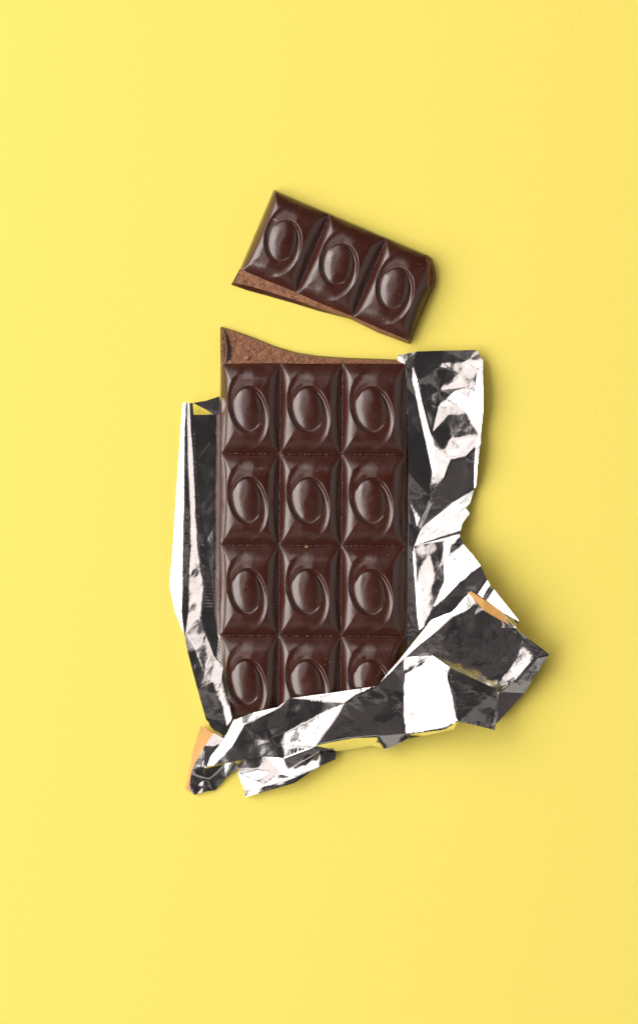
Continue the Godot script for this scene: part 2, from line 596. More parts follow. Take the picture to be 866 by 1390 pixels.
func make_crumbs():
	var rng := RandomNumberGenerator.new()
	rng.seed = 5
	var meshes := []
	for k in 5: meshes.append(crumb_mesh(1.0, 200 + k))
	var big := part("chocolate_crumb", crumb_mesh(2.6, 300), crumb_mat, self)
	big.position = pt(417, 742, surface_on_bar(417, 741) + 1.0)
	tag(big, "largest light brown crumb, caught in the groove under the bar's second row", "crumb")
	var chunk := part("chocolate_crumb", crumb_mesh(5.0, 301), crumb_mat, self)
	chunk.position = pt(337, 487, 13.0)
	tag(chunk, "orange-brown chunk lying on the broken top face of the bar", "crumb")
	var grains := [[356, 489], [362, 486], [368, 488], [374, 485], [380, 489], [388, 487], [366, 481], [394, 490], [402, 489], [328, 470], [348, 478], [410, 491], [384, 483], [372, 491], [322, 484]]
	for p in grains:
		var o := part("chocolate_crumb", meshes[rng.randi() % 5], crumb_mat, self)
		var depth := clampf((p[1] - lerpf(452.0, 487.0, (p[0] - 318.0) / 100.0)) / 30.0, 0.0, 1.0)
		o.position = pt(p[0], p[1], lerpf(4.5, 14.0, depth) + 0.8)
		o.rotation.y = rng.randf() * TAU
		o.scale = Vector3.ONE * rng.randf_range(0.9, 1.7)
		tag(o, "small orange-brown crumb on the broken top face of the bar", "crumb", "crumbs on the broken top face")
	var on_bar := [[332, 577], [313, 600], [350, 545], [515, 507], [522, 574], [503, 583], [487, 697], [494, 690], [500, 700], [445, 800], [430, 815], [337, 795], [333, 830], [330, 850], [527, 753], [510, 800], [508, 760], [443, 893], [447, 897], [441, 900], [384, 618], [528, 560], [463, 865], [300, 668], [304, 690], [430, 640], [508, 880], [512, 915], [470, 742], [395, 655]]
	for p in on_bar:
		var o := part("chocolate_crumb", meshes[rng.randi() % 5], crumb_mat, self)
		o.position = pt(p[0], p[1], surface_on_bar(p[0], p[1]) + 0.3)
		o.rotation.y = rng.randf() * TAU
		o.scale = Vector3.ONE * rng.randf_range(0.45, 0.95)
		var row := 0
		var col := 0
		while row < 3 and p[1] > ROWS[row + 1]: row += 1
		while col < 2 and p[0] > COLS[col + 1]: col += 1
		tag(o, "tiny brown crumb on the %s square of the bar's %s row" % [["left", "middle", "right"][col], ["top", "second", "third", "bottom"][row]], "crumb", "tiny crumbs on the chocolate bar")
	var turn := -deg_to_rad(23.0)
	var pale := StandardMaterial3D.new()
	pale.albedo_color = lin(0.55, 0.36, 0.27)
	pale.roughness = 0.8
	var flake := part("chocolate_flake", crumb_mesh(1.3, 310), pale, self)
	var fw := Vector3(19, GROOVE + on_square(Vector2(-22, -21)) + 0.2, 39).rotated(Vector3.UP, turn)
	flake.position = pt(372 + fw.x, 258.5 + fw.z, fw.y)
	flake.rotation.y = -0.4
	flake.scale = Vector3(2.6, 0.5, 0.7)
	tag(flake, "pale flake stuck beside the oval of the broken-off piece's left square", "flake")
	var on_piece := [[45, 30], [112, 45], [118, 62], [112, 66], [108, 64], [122, 52], [170, 22], [200, 22], [205, 60], [212, 66], [206, 48], [197, 86], [183, 95], [205, 105], [60, 100], [70, 97], [152, 65], [226, 22], [221, 18], [190, 110]]
	for p in on_piece:
		var c := mini(int(p[0] / PW), 2)
		var q := Vector2((p[0] - PW * (c + 0.5)) * SQW / PW, (p[1] - PD / 2) * SQD / PD)
		var o := part("chocolate_crumb", meshes[rng.randi() % 5], crumb_mat, self)
		var w := Vector3(p[0], GROOVE + on_square(q) + 0.3, p[1]).rotated(Vector3.UP, turn)
		o.position = pt(372 + w.x, 258.5 + w.z, w.y)
		o.rotation.y = rng.randf() * TAU
		o.scale = Vector3.ONE * rng.randf_range(0.4, 0.85)
		tag(o, "tiny brown crumb on the %s square of the broken-off piece" % ["left", "middle", "right"][c], "crumb", "tiny crumbs on the broken-off piece")

# ------------------------------------------------------------------ foil
# a sheet given by coarse folds (points x, y, h and triangles) is divided finely, its creases are eased and small dents added
func sheet_mesh(points: Array, tris: Array, seed_: int, fine := 2.3, eased := 3, dent := 1.0) -> Array:
	var v: Array[Vector3] = []
	for i in range(0, points.size(), 3):
		v.append(Vector3(points[i], points[i + 1], points[i + 2]))
	var f := PackedInt32Array(tris)
	var go := true
	while go:
		go = false
		var mids := {}
		var g := PackedInt32Array()
		for i in range(0, f.size(), 3):
			var id := [f[i], f[i + 1], f[i + 2]]
			var m := [-1, -1, -1]
			for k in 3:
				var a: int = id[k]
				var b: int = id[(k + 1) % 3]
				if Vector2(v[a].x - v[b].x, v[a].y - v[b].y).length() > fine:
					var key := mini(a, b) * 1000000 + maxi(a, b)
					if not mids.has(key):
						mids[key] = v.size()
						v.append((v[a] + v[b]) / 2.0)
					m[k] = mids[key]
			var cut := 0
			for k in 3:
				if m[k] >= 0: cut += 1
			if cut == 0:
				g.append_array(id)
				continue
			go = true
			if cut == 3:
				g.append_array([id[0], m[0], m[2], m[0], id[1], m[1], m[2], m[1], id[2], m[0], m[1], m[2]])
			elif cut == 1:
				var k := 0
				while m[k] < 0: k += 1
				g.append_array([id[k], m[k], id[(k + 2) % 3], m[k], id[(k + 1) % 3], id[(k + 2) % 3]])
			else:
				var k := 0
				while m[k] >= 0: k += 1          # edge k stays whole
				var a: int = id[k]
				var b: int = id[(k + 1) % 3]
				var c: int = id[(k + 2) % 3]
				var mb: int = m[(k + 1) % 3]
				var mc: int = m[(k + 2) % 3]
				g.append_array([mc, mb, c, a, b, mb, a, mb, mc])
		f = g
	# rim and neighbours
	var uses := {}
	for i in range(0, f.size(), 3):
		for k in 3:
			var a := f[i + k]
			var b := f[i + (k + 1) % 3]
			var key := mini(a, b) * 1000000 + maxi(a, b)
			uses[key] = uses.get(key, 0) + 1
	var rim := PackedByteArray()
	rim.resize(v.size())
	for key in uses:
		if uses[key] == 1:
			rim[key / 1000000] = 1
			rim[key % 1000000] = 1
	for pass_ in eased:
		var total := PackedFloat32Array()
		var count := PackedInt32Array()
		total.resize(v.size())
		count.resize(v.size())
		for key in uses:
			var a: int = key / 1000000
			var b: int = key % 1000000
			total[a] += v[b].z
			total[b] += v[a].z
			count[a] += 1
			count[b] += 1
		for i in v.size():
			if not rim[i] and count[i]:
				v[i].z = lerpf(v[i].z, total[i] / count[i], 0.6)
	var wide := noise(seed_, 1.0 / 34.0, 1)
	var mid := noise(seed_ + 1, 1.0 / 14.0, 2)
	var small := noise(seed_ + 2, 1.0 / 5.0, 1)
	var creased := noise(seed_ + 3, 1.0 / 38.0, 1)
	var w := PackedVector3Array()
	for p in v:
		var ridge := 0.5 - absf(creased.get_noise_2d(p.x, p.y)) * 2.0
		var h := p.z + dent * (0.55 * ridge + 0.45 * wide.get_noise_2d(p.x, p.y) + 0.16 * mid.get_noise_2d(p.x, p.y) + 0.025 * small.get_noise_2d(p.x, p.y))
		w.append(Vector3(p.x, maxf(h, 0.9), p.y) * U)
	return [w, f]

func add_sheet(parent: Node, called: String, points: Array, tris: Array, seed_: int, dent := 1.0, lined := true):
	var r := sheet_mesh(points, tris, seed_, 2.2, 4, dent)
	var w: PackedVector3Array = r[0]
	var f: PackedInt32Array = r[1]
	var front := to_mesh(w, f)
	var o := part(called, front, foil, parent)
	if not lined:
		return
	# the printed paper on the back of the foil
	var nn: PackedVector3Array = front.surface_get_arrays(0)[Mesh.ARRAY_NORMAL]
	var back := PackedVector3Array()
	back.resize(w.size())
	for i in w.size():
		back[i] = w[i] - nn[i] * 0.45 * U
	var g := PackedInt32Array()
	for i in range(0, f.size(), 3):
		g.append_array([f[i], f[i + 2], f[i + 1]])
	part("paper_backing", to_mesh(back, g), kraft, o)

func make_foil():
	var wrap := thing("foil_wrapper", pt(MIDX, MIDY, 0), "crumpled silver foil wrapper torn open around the chocolate bar", "foil wrapper")
	var right_flap_points := [
		107.5, -211.9, 15.2, 132.4, -217, 13.7, 166.4, -218.3, 10.1, 212.2, -219.1, 11.8, 221.1, -206.1, 12.5, 198.3, -204.3, 10.1, 166.4, -202.3, 10.5, 144.4, -200.1, 13,
		128.3, -196.9, 17, 115.4, -202.9, 16.8, 124.3, -194, 15.6, 116.3, -198.9, 17, 106.5, -205, 14, 133.3, -178.1, 15.7, 139.4, -149.4, 12.4, 151.3, -104.5, 13.1,
		154.3, -89.6, 13, 158.3, -54.8, 13.3, 154.3, -39.8, 13.9, 148.3, -39.8, 13.4, 152.4, -53.8, 11, 144.5, -92.7, 9.3, 135.6, -129.6, 9.8, 130.6, -154.5, 10.2,
		125.4, -179.2, 13.3, 149.3, -22.9, 14.8, 138.2, 8, 16.3, 122.4, -13.9, 15.8, 120.3, -54.7, 17.5, 118.4, -134.3, 14.5, 132.5, 24.9, 12.3, 128.3, 45.7, 16.3,
		123.3, 45.7, 17.4, 168.1, -77.6, 16.2, 168.1, -44.8, 15.3, 159.2, -30.9, 14.4, 152.3, -11, 13, 138.5, 20.9, 11.1, 156.3, -194.2, 12.6, 162.6, -164.6, 6.9,
		163.7, -148.7, 5.2, 160.7, -142.7, 6.2, 209.1, -197.1, 13.1, 209.9, -182, 16.1, 202, -169.1, 15.5, 191.1, -186.1, 14.2, 174.3, -194.2, 12.4, 205.9, -166.1, 16.4,
		185.3, -164.4, 10.7, 177.6, -158.6, 7.2, 172.7, -153.7, 5.1, 214, -193.1, 14.4, 211.8, -174, 16.6, 210.7, -159, 17.9, 220.8, -163.7, 23.2, 218.4, -155.9, 21.3,
		203.9, -152.2, 15.4, 202.1, -144.3, 13.9, 183.5, -145.6, 8.1, 221, -138.1, 20.2, 217.9, -104.5, 15.2, 216, -104.5, 14.2, 200.2, -132.5, 11.7, 174.5, -142.6, 8.1,
		174.9, -131.1, 10, 176.3, -97.6, 11.6, 168.2, -84.6, 14.3, 217.6, -94.4, 19.4, 210.7, -87.5, 17.8, 195.7, -73.5, 20, 177.9, -70.6, 18.5, 209.3, -64.6, 16.4,
		209.6, -44.8, 12.5, 209.8, -30.9, 9.4, 181.5, -14, 7.8, 213.6, -63.6, 19.2, 212.1, -36.8, 12.5, 203.6, -11.9, 12.9, 198.1, -5, 13.5, 203.4, 2, 16.4,
		192.8, 15.9, 18.6, 190.7, 24.8, 21, 189.7, 28.8, 19.9, 189.6, 33.8, 21.4, 168.9, 38.7, 20, 164.9, 39.7, 19.6, 148.6, 56.6, 19.6, 129.3, 55.7, 17.3,
		126.3, 53.7, 16.3, 166.8, 63.5, 21.2, 167.8, 66.5, 21.7, 155.8, 84.4, 22.6, 137.2, 103.4, 18.3, 135.2, 78.5, 17.8, 132.2, 104.4, 17, 130.3, 105.4, 16.2,
		168.6, 93.3, 23.9, 153.9, 128.1, 21.5, 150.9, 107.2, 21.7, 141.1, 154.1, 18.2, 138.2, 132.2, 17.9, 139.1, 119.2, 18.8, 135.3, 159.2, 15.8, 132.3, 139.3, 15.3,
		177.6, 43.7, 23.4, 174.6, 59.5, 23.6, 194.5, 43.7, 23.1, 204.9, 56.4, 30.2, 216.2, 72.1, 38.8, 205.4, 81, 36.9, 188, 96, 31.8, 168.5, 116, 25.8,
		225.3, 90.9, 34.9, 212.9, 109.9, 29.3, 229.2, 98.8, 36.1, 219.7, 114.8, 31.6, 233.3, 102.8, 34.8, 223.7, 117.8, 30.5, 267.1, 145.9, 43.2, 263.3, 144, 42,
		247.9, 135.3, 37.1, 263.8, 155.1, 35.4, 210.3, 155.7, 24.6, 166, 171.9, 18.6, 119.4, -94.5, 14.8, 117.5, -166.8, 13.2, 123, 15.9, 13.4, 171.1, 4.5, 11.6,
		165.9, 16.9, 14.4, 163.2, 20.4, 14.8, 165.8, 23.9, 16.3, 160.6, 30.8, 17.4, 159.5, 35.3, 18.6, 159, 37.3, 18.1, 182.1, 141.9, 23.6, 238.4, 132.6, 31.9,
	]
	var right_flap_folds := [
		3, 4, 5, 9, 0, 1, 8, 9, 1, 7, 8, 1, 7, 1, 2, 6, 7, 2, 5, 6, 2, 2, 3, 5, 12, 0, 9, 9, 8, 10, 11, 12, 9, 9, 10, 11,
		18, 19, 20, 17, 18, 20, 10, 8, 13, 24, 10, 13, 23, 24, 13, 23, 13, 14, 22, 23, 14, 22, 14, 15, 21, 22, 15, 21, 15, 16, 20, 21, 16, 16, 17, 20,
		25, 26, 27, 25, 27, 28, 19, 18, 25, 19, 25, 28, 20, 19, 28, 21, 20, 28, 28, 124, 21, 124, 29, 21, 22, 21, 29, 23, 22, 29, 11, 10, 24, 29, 125, 23,
		125, 11, 23, 11, 24, 23, 27, 26, 30, 30, 31, 32, 32, 126, 30, 126, 27, 30, 34, 35, 18, 34, 18, 17, 33, 34, 17, 25, 18, 35, 25, 35, 36, 26, 25, 36,
		37, 31, 30, 37, 30, 26, 36, 37, 26, 13, 8, 7, 13, 7, 38, 13, 38, 39, 14, 13, 39, 14, 39, 40, 41, 15, 14, 40, 41, 14, 43, 44, 45, 42, 43, 45,
		5, 42, 45, 6, 5, 45, 38, 7, 6, 46, 38, 6, 6, 45, 46, 50, 40, 39, 39, 38, 46, 39, 46, 45, 39, 45, 44, 49, 50, 39, 48, 49, 39, 44, 47, 48,
		44, 48, 39, 52, 53, 47, 52, 47, 44, 52, 44, 43, 43, 42, 51, 51, 52, 43, 54, 55, 53, 54, 53, 52, 42, 5, 4, 51, 42, 4, 54, 52, 51, 4, 54, 51,
		58, 50, 49, 47, 53, 56, 48, 47, 56, 58, 49, 48, 58, 48, 56, 56, 57, 58, 62, 58, 57, 56, 53, 55, 57, 56, 55, 62, 57, 55, 61, 62, 55, 55, 54, 59,
		61, 55, 59, 59, 60, 61, 50, 58, 63, 40, 50, 63, 41, 40, 63, 64, 41, 63, 64, 63, 58, 64, 58, 62, 62, 61, 64, 41, 64, 15, 15, 64, 65, 65, 66, 15,
		64, 61, 65, 70, 33, 66, 70, 66, 65, 69, 70, 65, 69, 65, 61, 60, 67, 68, 68, 69, 61, 61, 60, 68, 33, 17, 16, 66, 33, 16, 15, 66, 16, 69, 68, 71,
		34, 33, 70, 74, 37, 36, 74, 36, 35, 74, 35, 34, 73, 74, 34, 73, 34, 70, 73, 70, 69, 69, 71, 72, 69, 72, 73, 68, 67, 75, 71, 68, 75, 72, 71, 75,
		76, 73, 72, 75, 76, 72, 74, 73, 77, 77, 127, 74, 127, 37, 74, 128, 127, 77, 31, 37, 127, 31, 127, 128, 128, 129, 31, 77, 78, 129, 77, 129, 128, 129, 130, 31,
		78, 79, 130, 78, 130, 129, 130, 131, 31, 79, 80, 131, 79, 131, 130, 131, 132, 31, 80, 81, 132, 80, 132, 131, 132, 133, 31, 81, 82, 133, 81, 133, 132, 82, 83, 84,
		31, 133, 84, 133, 82, 84, 31, 84, 85, 31, 85, 86, 31, 86, 87, 31, 87, 88, 86, 85, 89, 89, 85, 84, 84, 90, 89, 91, 92, 93, 93, 87, 86, 91, 93, 86,
		86, 89, 91, 93, 92, 94, 87, 93, 94, 95, 88, 87, 87, 94, 95, 96, 97, 98, 96, 98, 91, 90, 96, 91, 89, 90, 91, 92, 91, 98, 101, 92, 98, 101, 98, 97,
		100, 101, 97, 97, 99, 100, 99, 102, 103, 100, 99, 103, 94, 92, 101, 100, 103, 95, 101, 100, 95, 95, 94, 101, 84, 83, 104, 89, 84, 104, 105, 90, 89, 104, 105, 89,
		104, 83, 106, 105, 104, 106, 107, 108, 109, 105, 106, 107, 105, 107, 109, 105, 109, 110, 105, 110, 111, 111, 97, 96, 96, 90, 105, 105, 111, 96, 113, 110, 109, 109, 108, 112,
		109, 112, 113, 114, 115, 113, 112, 114, 113, 115, 114, 116, 116, 117, 115, 120, 117, 116, 120, 116, 118, 118, 119, 120, 123, 99, 97, 97, 134, 123, 134, 122, 123, 111, 110, 113,
		119, 118, 121, 122, 134, 111, 134, 97, 111, 122, 111, 113, 113, 135, 122, 135, 121, 122, 120, 119, 121, 117, 120, 121, 121, 135, 117, 135, 113, 117, 113, 115, 117,
	]
	add_sheet(wrap, "right_flap", right_flap_points, right_flap_folds, 410, 0.38, false)
	var corner_flap_points := [
		190.4, 97.2, 24.9, 198.1, 111.9, 28.1, 211.7, 124.6, 32.7, 204.7, 128.1, 32.8, 180.4, 139.8, 26.3, 159.5, 159.5, 27.6, 135.6, 178.1, 31, 116.7, 194.7, 34.3,
		78, 233, 38.1, 105.8, 200.7, 34.4, 146, 152, 20.4, 220.5, 131.5, 33.9, 204.9, 141.6, 30.1, 165.6, 173.5, 25.7, 152.6, 193.3, 26.8, 204.9, 114.8, 30.7,
		226.6, 145.5, 31.5, 249.3, 154.3, 32.2, 274.1, 169.2, 31.5, 273.3, 179.3, 28.9, 257.1, 208.5, 21.9, 236.7, 234.7, 16.9, 240.6, 239.6, 17.7, 205.9, 238.7, 15.8,
		165.7, 218.3, 22.5, 264, 157.2, 33.3, 308.9, 191.1, 29.7, 298.8, 187, 31.6, 290.8, 195.9, 32.3, 264.9, 228.2, 23.5, 241.6, 243.6, 17.6, 276.3, 244.5, 18.5,
		240, 285.8, 12.9, 206.3, 279, 10.7, 166.1, 263.6, 15.9, 110.7, 242.2, 33.9, 185.5, 118.5, 24, 168.5, 124.8, 17.6, 125.8, 176.4, 27.6, 97.3, 213.8, 37.5,
		91.9, 216.8, 36.9, 185.4, 157.7, 25.5, 165.6, 195.9, 24.3, 185.8, 228.6, 18.7, 185.7, 206, 21.1, 205.5, 190.1, 22.3, 216.4, 192, 22.6, 227.8, 196.5, 22.6,
		240.2, 204, 22, 231.6, 223.6, 18.2, 265.6, 188.8, 26.5, 242.4, 144.4, 32.4, 286.4, 174.1, 32.3, 291.4, 180.1, 31.9, 277.9, 212, 27.9, 223.4, 259.2, 14.5,
		240.3, 262.7, 15.2, 292.4, 217.6, 26.4, 283.6, 220.1, 25.7, 258.3, 265.3, 14, 240.8, 264.7, 15, 186.2, 271.3, 12.8, 186, 251.2, 15.6, 165.9, 240.9, 19.9,
		138.3, 252.9, 24.9, 138.2, 230.3, 27.8, 113.7, 218.5, 34.4, 141.1, 206.5, 28.7, 205.7, 214.4, 19, 185.5, 181.8, 23.4, 205.2, 165.8, 25.8, 211.2, 215.4, 18.9,
		221.5, 168.7, 26.8, 210.6, 166.8, 26.1, 216.9, 217.6, 18.7, 238.6, 175.4, 27.1, 227.2, 171, 26.9, 223.1, 221.4, 18.3, 257.2, 186.6, 26.5, 244.8, 179.1, 26.9,
		248.7, 206.2, 21.9,
	]
	var corner_flap_folds := [
		1, 2, 3, 1, 3, 4, 4, 36, 1, 36, 0, 1, 36, 37, 0, 4, 10, 37, 4, 37, 36, 10, 4, 5, 10, 5, 6, 9, 38, 6, 38, 10, 6, 40, 39, 8,
		9, 7, 39, 9, 39, 40, 6, 7, 9, 2, 11, 12, 14, 7, 6, 13, 14, 6, 13, 6, 5, 13, 5, 4, 12, 41, 4, 41, 13, 4, 12, 4, 3, 2, 12, 3,
		1, 0, 15, 2, 1, 15, 15, 11, 2, 12, 11, 16, 13, 42, 14, 42, 24, 14, 23, 43, 44, 43, 24, 42, 44, 42, 13, 43, 42, 44, 45, 68, 44, 68, 23, 44,
		41, 69, 13, 69, 44, 13, 12, 70, 41, 70, 45, 41, 44, 69, 45, 69, 41, 45, 68, 71, 23, 45, 46, 71, 45, 71, 68, 73, 72, 46, 12, 16, 72, 12, 72, 73,
		73, 70, 12, 46, 45, 70, 46, 70, 73, 71, 74, 23, 46, 47, 74, 46, 74, 71, 76, 75, 47, 16, 17, 75, 16, 75, 76, 76, 72, 16, 47, 46, 72, 47, 72, 76,
		74, 77, 23, 47, 48, 77, 47, 77, 74, 79, 78, 48, 17, 18, 78, 17, 78, 79, 79, 75, 17, 48, 47, 75, 48, 75, 79, 21, 22, 23, 23, 49, 21, 49, 20, 21,
		49, 80, 20, 80, 50, 20, 23, 77, 49, 77, 48, 49, 48, 78, 50, 78, 18, 50, 50, 80, 48, 80, 49, 48, 20, 50, 19, 50, 18, 19, 27, 19, 18, 17, 16, 11,
		11, 51, 17, 51, 25, 17, 18, 17, 25, 53, 52, 26, 18, 25, 52, 18, 52, 53, 18, 53, 27, 53, 26, 27, 19, 27, 28, 20, 19, 28, 28, 54, 20, 54, 29, 20,
		21, 20, 29, 22, 21, 29, 29, 30, 22, 22, 55, 23, 55, 33, 23, 56, 55, 22, 32, 33, 55, 32, 55, 56, 28, 27, 26, 58, 57, 31, 28, 26, 57, 28, 57, 58,
		58, 54, 28, 31, 29, 54, 31, 54, 58, 30, 29, 31, 60, 59, 32, 30, 31, 59, 30, 59, 60, 56, 60, 32, 22, 30, 60, 22, 60, 56, 62, 61, 34, 23, 33, 61,
		23, 61, 62, 24, 43, 63, 43, 23, 62, 63, 62, 34, 43, 62, 63, 24, 63, 65, 63, 34, 64, 65, 64, 35, 63, 64, 65, 66, 39, 7, 35, 8, 39, 35, 39, 66,
		24, 65, 67, 65, 35, 66, 67, 66, 7, 65, 66, 67, 24, 67, 14, 67, 7, 14,
	]
	add_sheet(wrap, "corner_flap", corner_flap_points, corner_flap_folds, 420, 0.34, false)
	var bottom_flap_points := [
		78.1, 233.4, 33.5, 116.6, 194.7, 35.5, 151.7, 192.1, 45.1, 130.3, 203.3, 38.8, 140.1, 204.2, 40.7, 105.9, 223.7, 30.9, 173.8, 207.2, 53.8, 169, 214.1, 53.1,
		149.7, 207.8, 44.9, 113.7, 234.4, 33.5, 169.9, 221, 53.3, 176.7, 246.4, 54.6, 182.6, 277.8, 54.7, 138.2, 282.2, 39.5, 112.8, 276, 32.3, 184.6, 278.8, 54.9,
		170.3, 289.3, 47.5, 113.9, 299.1, 29.2, 56.4, 302.7, 31.9, 41.5, 304.4, 35.1, -3, 312.4, 43.9, 27.6, 269.2, 41.6, 35.5, 255.5, 40.3, 50.4, 244.9, 37.8,
		238.6, 237.6, 41.9, 235.9, 292.2, 38.7, -39.6, 250.2, 32.9, 19.8, 242.3, 33.4, 23.7, 261.1, 38.5, 4.9, 253.9, 36.1, -15.8, 252.1, 34.2, -3, 273.9, 33.4,
		-46.5, 297, 30, -51.4, 286.9, 32.3, -8.9, 315.5, 42.5, -48.4, 314.3, 34.7, -48.5, 331.3, 32.8, -113.9, 279.2, 29.8, -87, 269, 32.7, -55.4, 261.9, 34.8,
		-52.4, 262.8, 35.6, -99.9, 285.7, 34, -114.9, 312, 29, -144.1, 341.8, 19.6, -157.3, 344.5, 12.7, -128.9, 308.5, 24.3, -55.3, 314.3, 34.9, -65.2, 303.5, 34.2,
		-89, 296.8, 32.4, -50.4, 330.3, 33.3, -74.3, 328.7, 29.6, -89.1, 305.8, 30.6, -99.1, 333.1, 25.9, 50.9, 320.1, 8.4, 23.9, 323.8, 10.9, 1, 318.9, 29.1,
		80.2, 302, 29.9, 91.3, 319.6, 22.1, 71.7, 315.5, 14.5, 118, 305.5, 24.5, 106.1, 312.4, 24.4, 180.7, 291.2, 38.4, 143.5, 299.8, 31.8, 134.2, 193.4, 40.3,
		97.5, 214.3, 31.1, 104.4, 218.6, 32.2, 123, 213.9, 35.5, 95.9, 233.8, 34, 126.9, 219.2, 37.2, 131.8, 221.1, 39.1, 160.5, 280.1, 46.9, 157.5, 264.3, 46.7,
		113.3, 255.2, 32.2, 126, 258.3, 36.4, 145.4, 240.5, 43.5, 163.2, 227.1, 50.4, 19.2, 308.4, 39.3, 12.3, 290.8, 42.5, 34.6, 286.8, 38.2, 95.4, 254.6, 33.5,
		81.6, 260.5, 34.4, 42, 285.9, 36.8, 45.9, 279, 37, 57.8, 278.7, 35.2, 65.2, 273.3, 34.7, 96.5, 288.9, 31.6, 142.2, 294.2, 38.4, 206.2, 222.4, 47.6,
		211.6, 258.3, 47.9, 179.2, 243, 54, 175.3, 226.9, 53.9, 237.2, 264.8, 41.4, 210.2, 285.5, 46.7, 27.7, 249.4, 37.1, 48.9, 237.7, 34.8, 2, 247.2, 33.6,
		-9.9, 246.3, 32.2, -24.7, 285.5, 31.6, -31.2, 274.5, 32.7, -43, 273.5, 32.8, -45.5, 268.5, 33.5, -28.6, 314.9, 38.9, -27.7, 306.3, 36.2, -5.9, 294.7, 38.6,
		-3, 293.1, 38.9, -28.6, 323.4, 37.6, -25.7, 321.8, 38.4, -76.1, 274.1, 36.5, -129.4, 326.8, 24.5, -136.5, 325.1, 21.8, -143.1, 326.4, 19.2, -70.2, 291.6, 34.4,
		-70.7, 279.6, 35.6, -121.5, 337.3, 23.7, 161.9, 295.2, 38.6, 168.6, 263.2, 50.7, 125.7, 268.7, 36.1, 72.9, 249.8, 35.1, 63, 290.5, 33.2, 176.5, 225.1, 53.7,
		208.9, 240.4, 47.8, 181.9, 260.9, 54.5, 179.9, 252.8, 54.5,
	]
	var bottom_flap_folds := [
		1, 63, 3, 63, 2, 3, 64, 65, 0, 1, 3, 65, 1, 65, 64, 3, 2, 4, 4, 66, 3, 66, 5, 3, 0, 65, 5, 65, 3, 5, 4, 2, 6, 9, 67, 5,
		67, 0, 5, 68, 66, 4, 9, 5, 66, 9, 66, 68, 6, 7, 8, 68, 69, 9, 4, 8, 69, 4, 69, 68, 4, 6, 8, 71, 70, 13, 70, 115, 12, 115, 11, 12,
		11, 115, 71, 115, 70, 71, 73, 72, 9, 72, 116, 14, 116, 13, 14, 13, 116, 73, 116, 72, 73, 11, 71, 74, 71, 13, 73, 74, 73, 9, 71, 73, 74, 11, 74, 75,
		74, 9, 69, 75, 69, 8, 74, 69, 75, 8, 7, 10, 11, 75, 10, 75, 8, 10, 19, 76, 78, 76, 20, 77, 78, 77, 21, 76, 77, 78, 0, 67, 79, 67, 9, 72,
		79, 72, 14, 67, 72, 79, 80, 79, 14, 79, 117, 0, 117, 23, 0, 23, 117, 80, 117, 79, 80, 81, 78, 21, 18, 19, 78, 18, 78, 81, 81, 82, 18, 21, 22, 82,
		21, 82, 81, 83, 82, 22, 82, 118, 18, 118, 56, 18, 56, 118, 83, 118, 82, 83, 83, 84, 56, 22, 23, 84, 22, 84, 83, 56, 84, 85, 84, 23, 80, 85, 80, 14,
		84, 80, 85, 56, 85, 17, 85, 14, 17, 17, 14, 13, 16, 86, 13, 86, 17, 13, 13, 70, 16, 70, 12, 16, 12, 15, 16, 89, 119, 87, 119, 6, 87, 88, 120, 24,
		120, 87, 24, 15, 121, 88, 121, 89, 88, 87, 120, 89, 120, 88, 89, 10, 7, 6, 6, 90, 10, 90, 11, 10, 15, 12, 11, 6, 119, 90, 119, 89, 90, 90, 122, 11,
		122, 15, 11, 122, 121, 15, 90, 89, 121, 90, 121, 122, 15, 88, 92, 88, 24, 91, 92, 91, 25, 88, 91, 92, 22, 28, 29, 29, 93, 22, 93, 23, 22, 27, 94, 23,
		94, 0, 23, 23, 93, 27, 93, 29, 27, 30, 95, 29, 95, 27, 29, 95, 96, 27, 30, 26, 96, 30, 96, 95, 29, 28, 31, 30, 29, 31, 98, 97, 32, 30, 31, 97,
		30, 97, 98, 99, 98, 32, 26, 30, 98, 26, 98, 99, 99, 100, 26, 32, 33, 100, 32, 100, 99, 28, 22, 21, 101, 102, 34, 35, 32, 102, 35, 102, 101, 34, 102, 103,
		102, 32, 97, 103, 97, 31, 102, 97, 103, 31, 28, 21, 104, 77, 20, 31, 21, 77, 31, 77, 104, 104, 103, 31, 20, 34, 103, 20, 103, 104, 105, 101, 34, 36, 35, 101,
		36, 101, 105, 105, 36, 106, 34, 106, 20, 34, 105, 106, 41, 37, 38, 40, 107, 38, 107, 41, 38, 39, 26, 40, 38, 39, 40, 37, 41, 42, 45, 37, 42, 109, 108, 43,
		45, 42, 108, 45, 108, 109, 109, 110, 45, 43, 44, 110, 43, 110, 109, 32, 35, 46, 32, 46, 47, 33, 32, 47, 48, 111, 47, 111, 33, 47, 112, 107, 40, 48, 41, 107,
		48, 107, 112, 112, 111, 48, 40, 33, 111, 40, 111, 112, 26, 100, 40, 100, 33, 40, 46, 49, 50, 46, 50, 51, 47, 46, 51, 48, 47, 51, 41, 48, 51, 51, 50, 52,
		42, 41, 51, 42, 51, 52, 108, 113, 43, 42, 52, 113, 42, 113, 108, 49, 46, 35, 35, 36, 49, 19, 18, 53, 19, 53, 54, 20, 76, 54, 76, 19, 54, 20, 54, 55,
		56, 57, 58, 58, 53, 18, 18, 56, 58, 57, 56, 17, 17, 59, 60, 17, 60, 57, 16, 15, 61, 62, 59, 17, 17, 86, 62, 86, 16, 62, 61, 114, 16, 114, 62, 16,
	]
	add_sheet(wrap, "bottom_flap", bottom_flap_points, bottom_flap_folds, 430, 0.34, false)
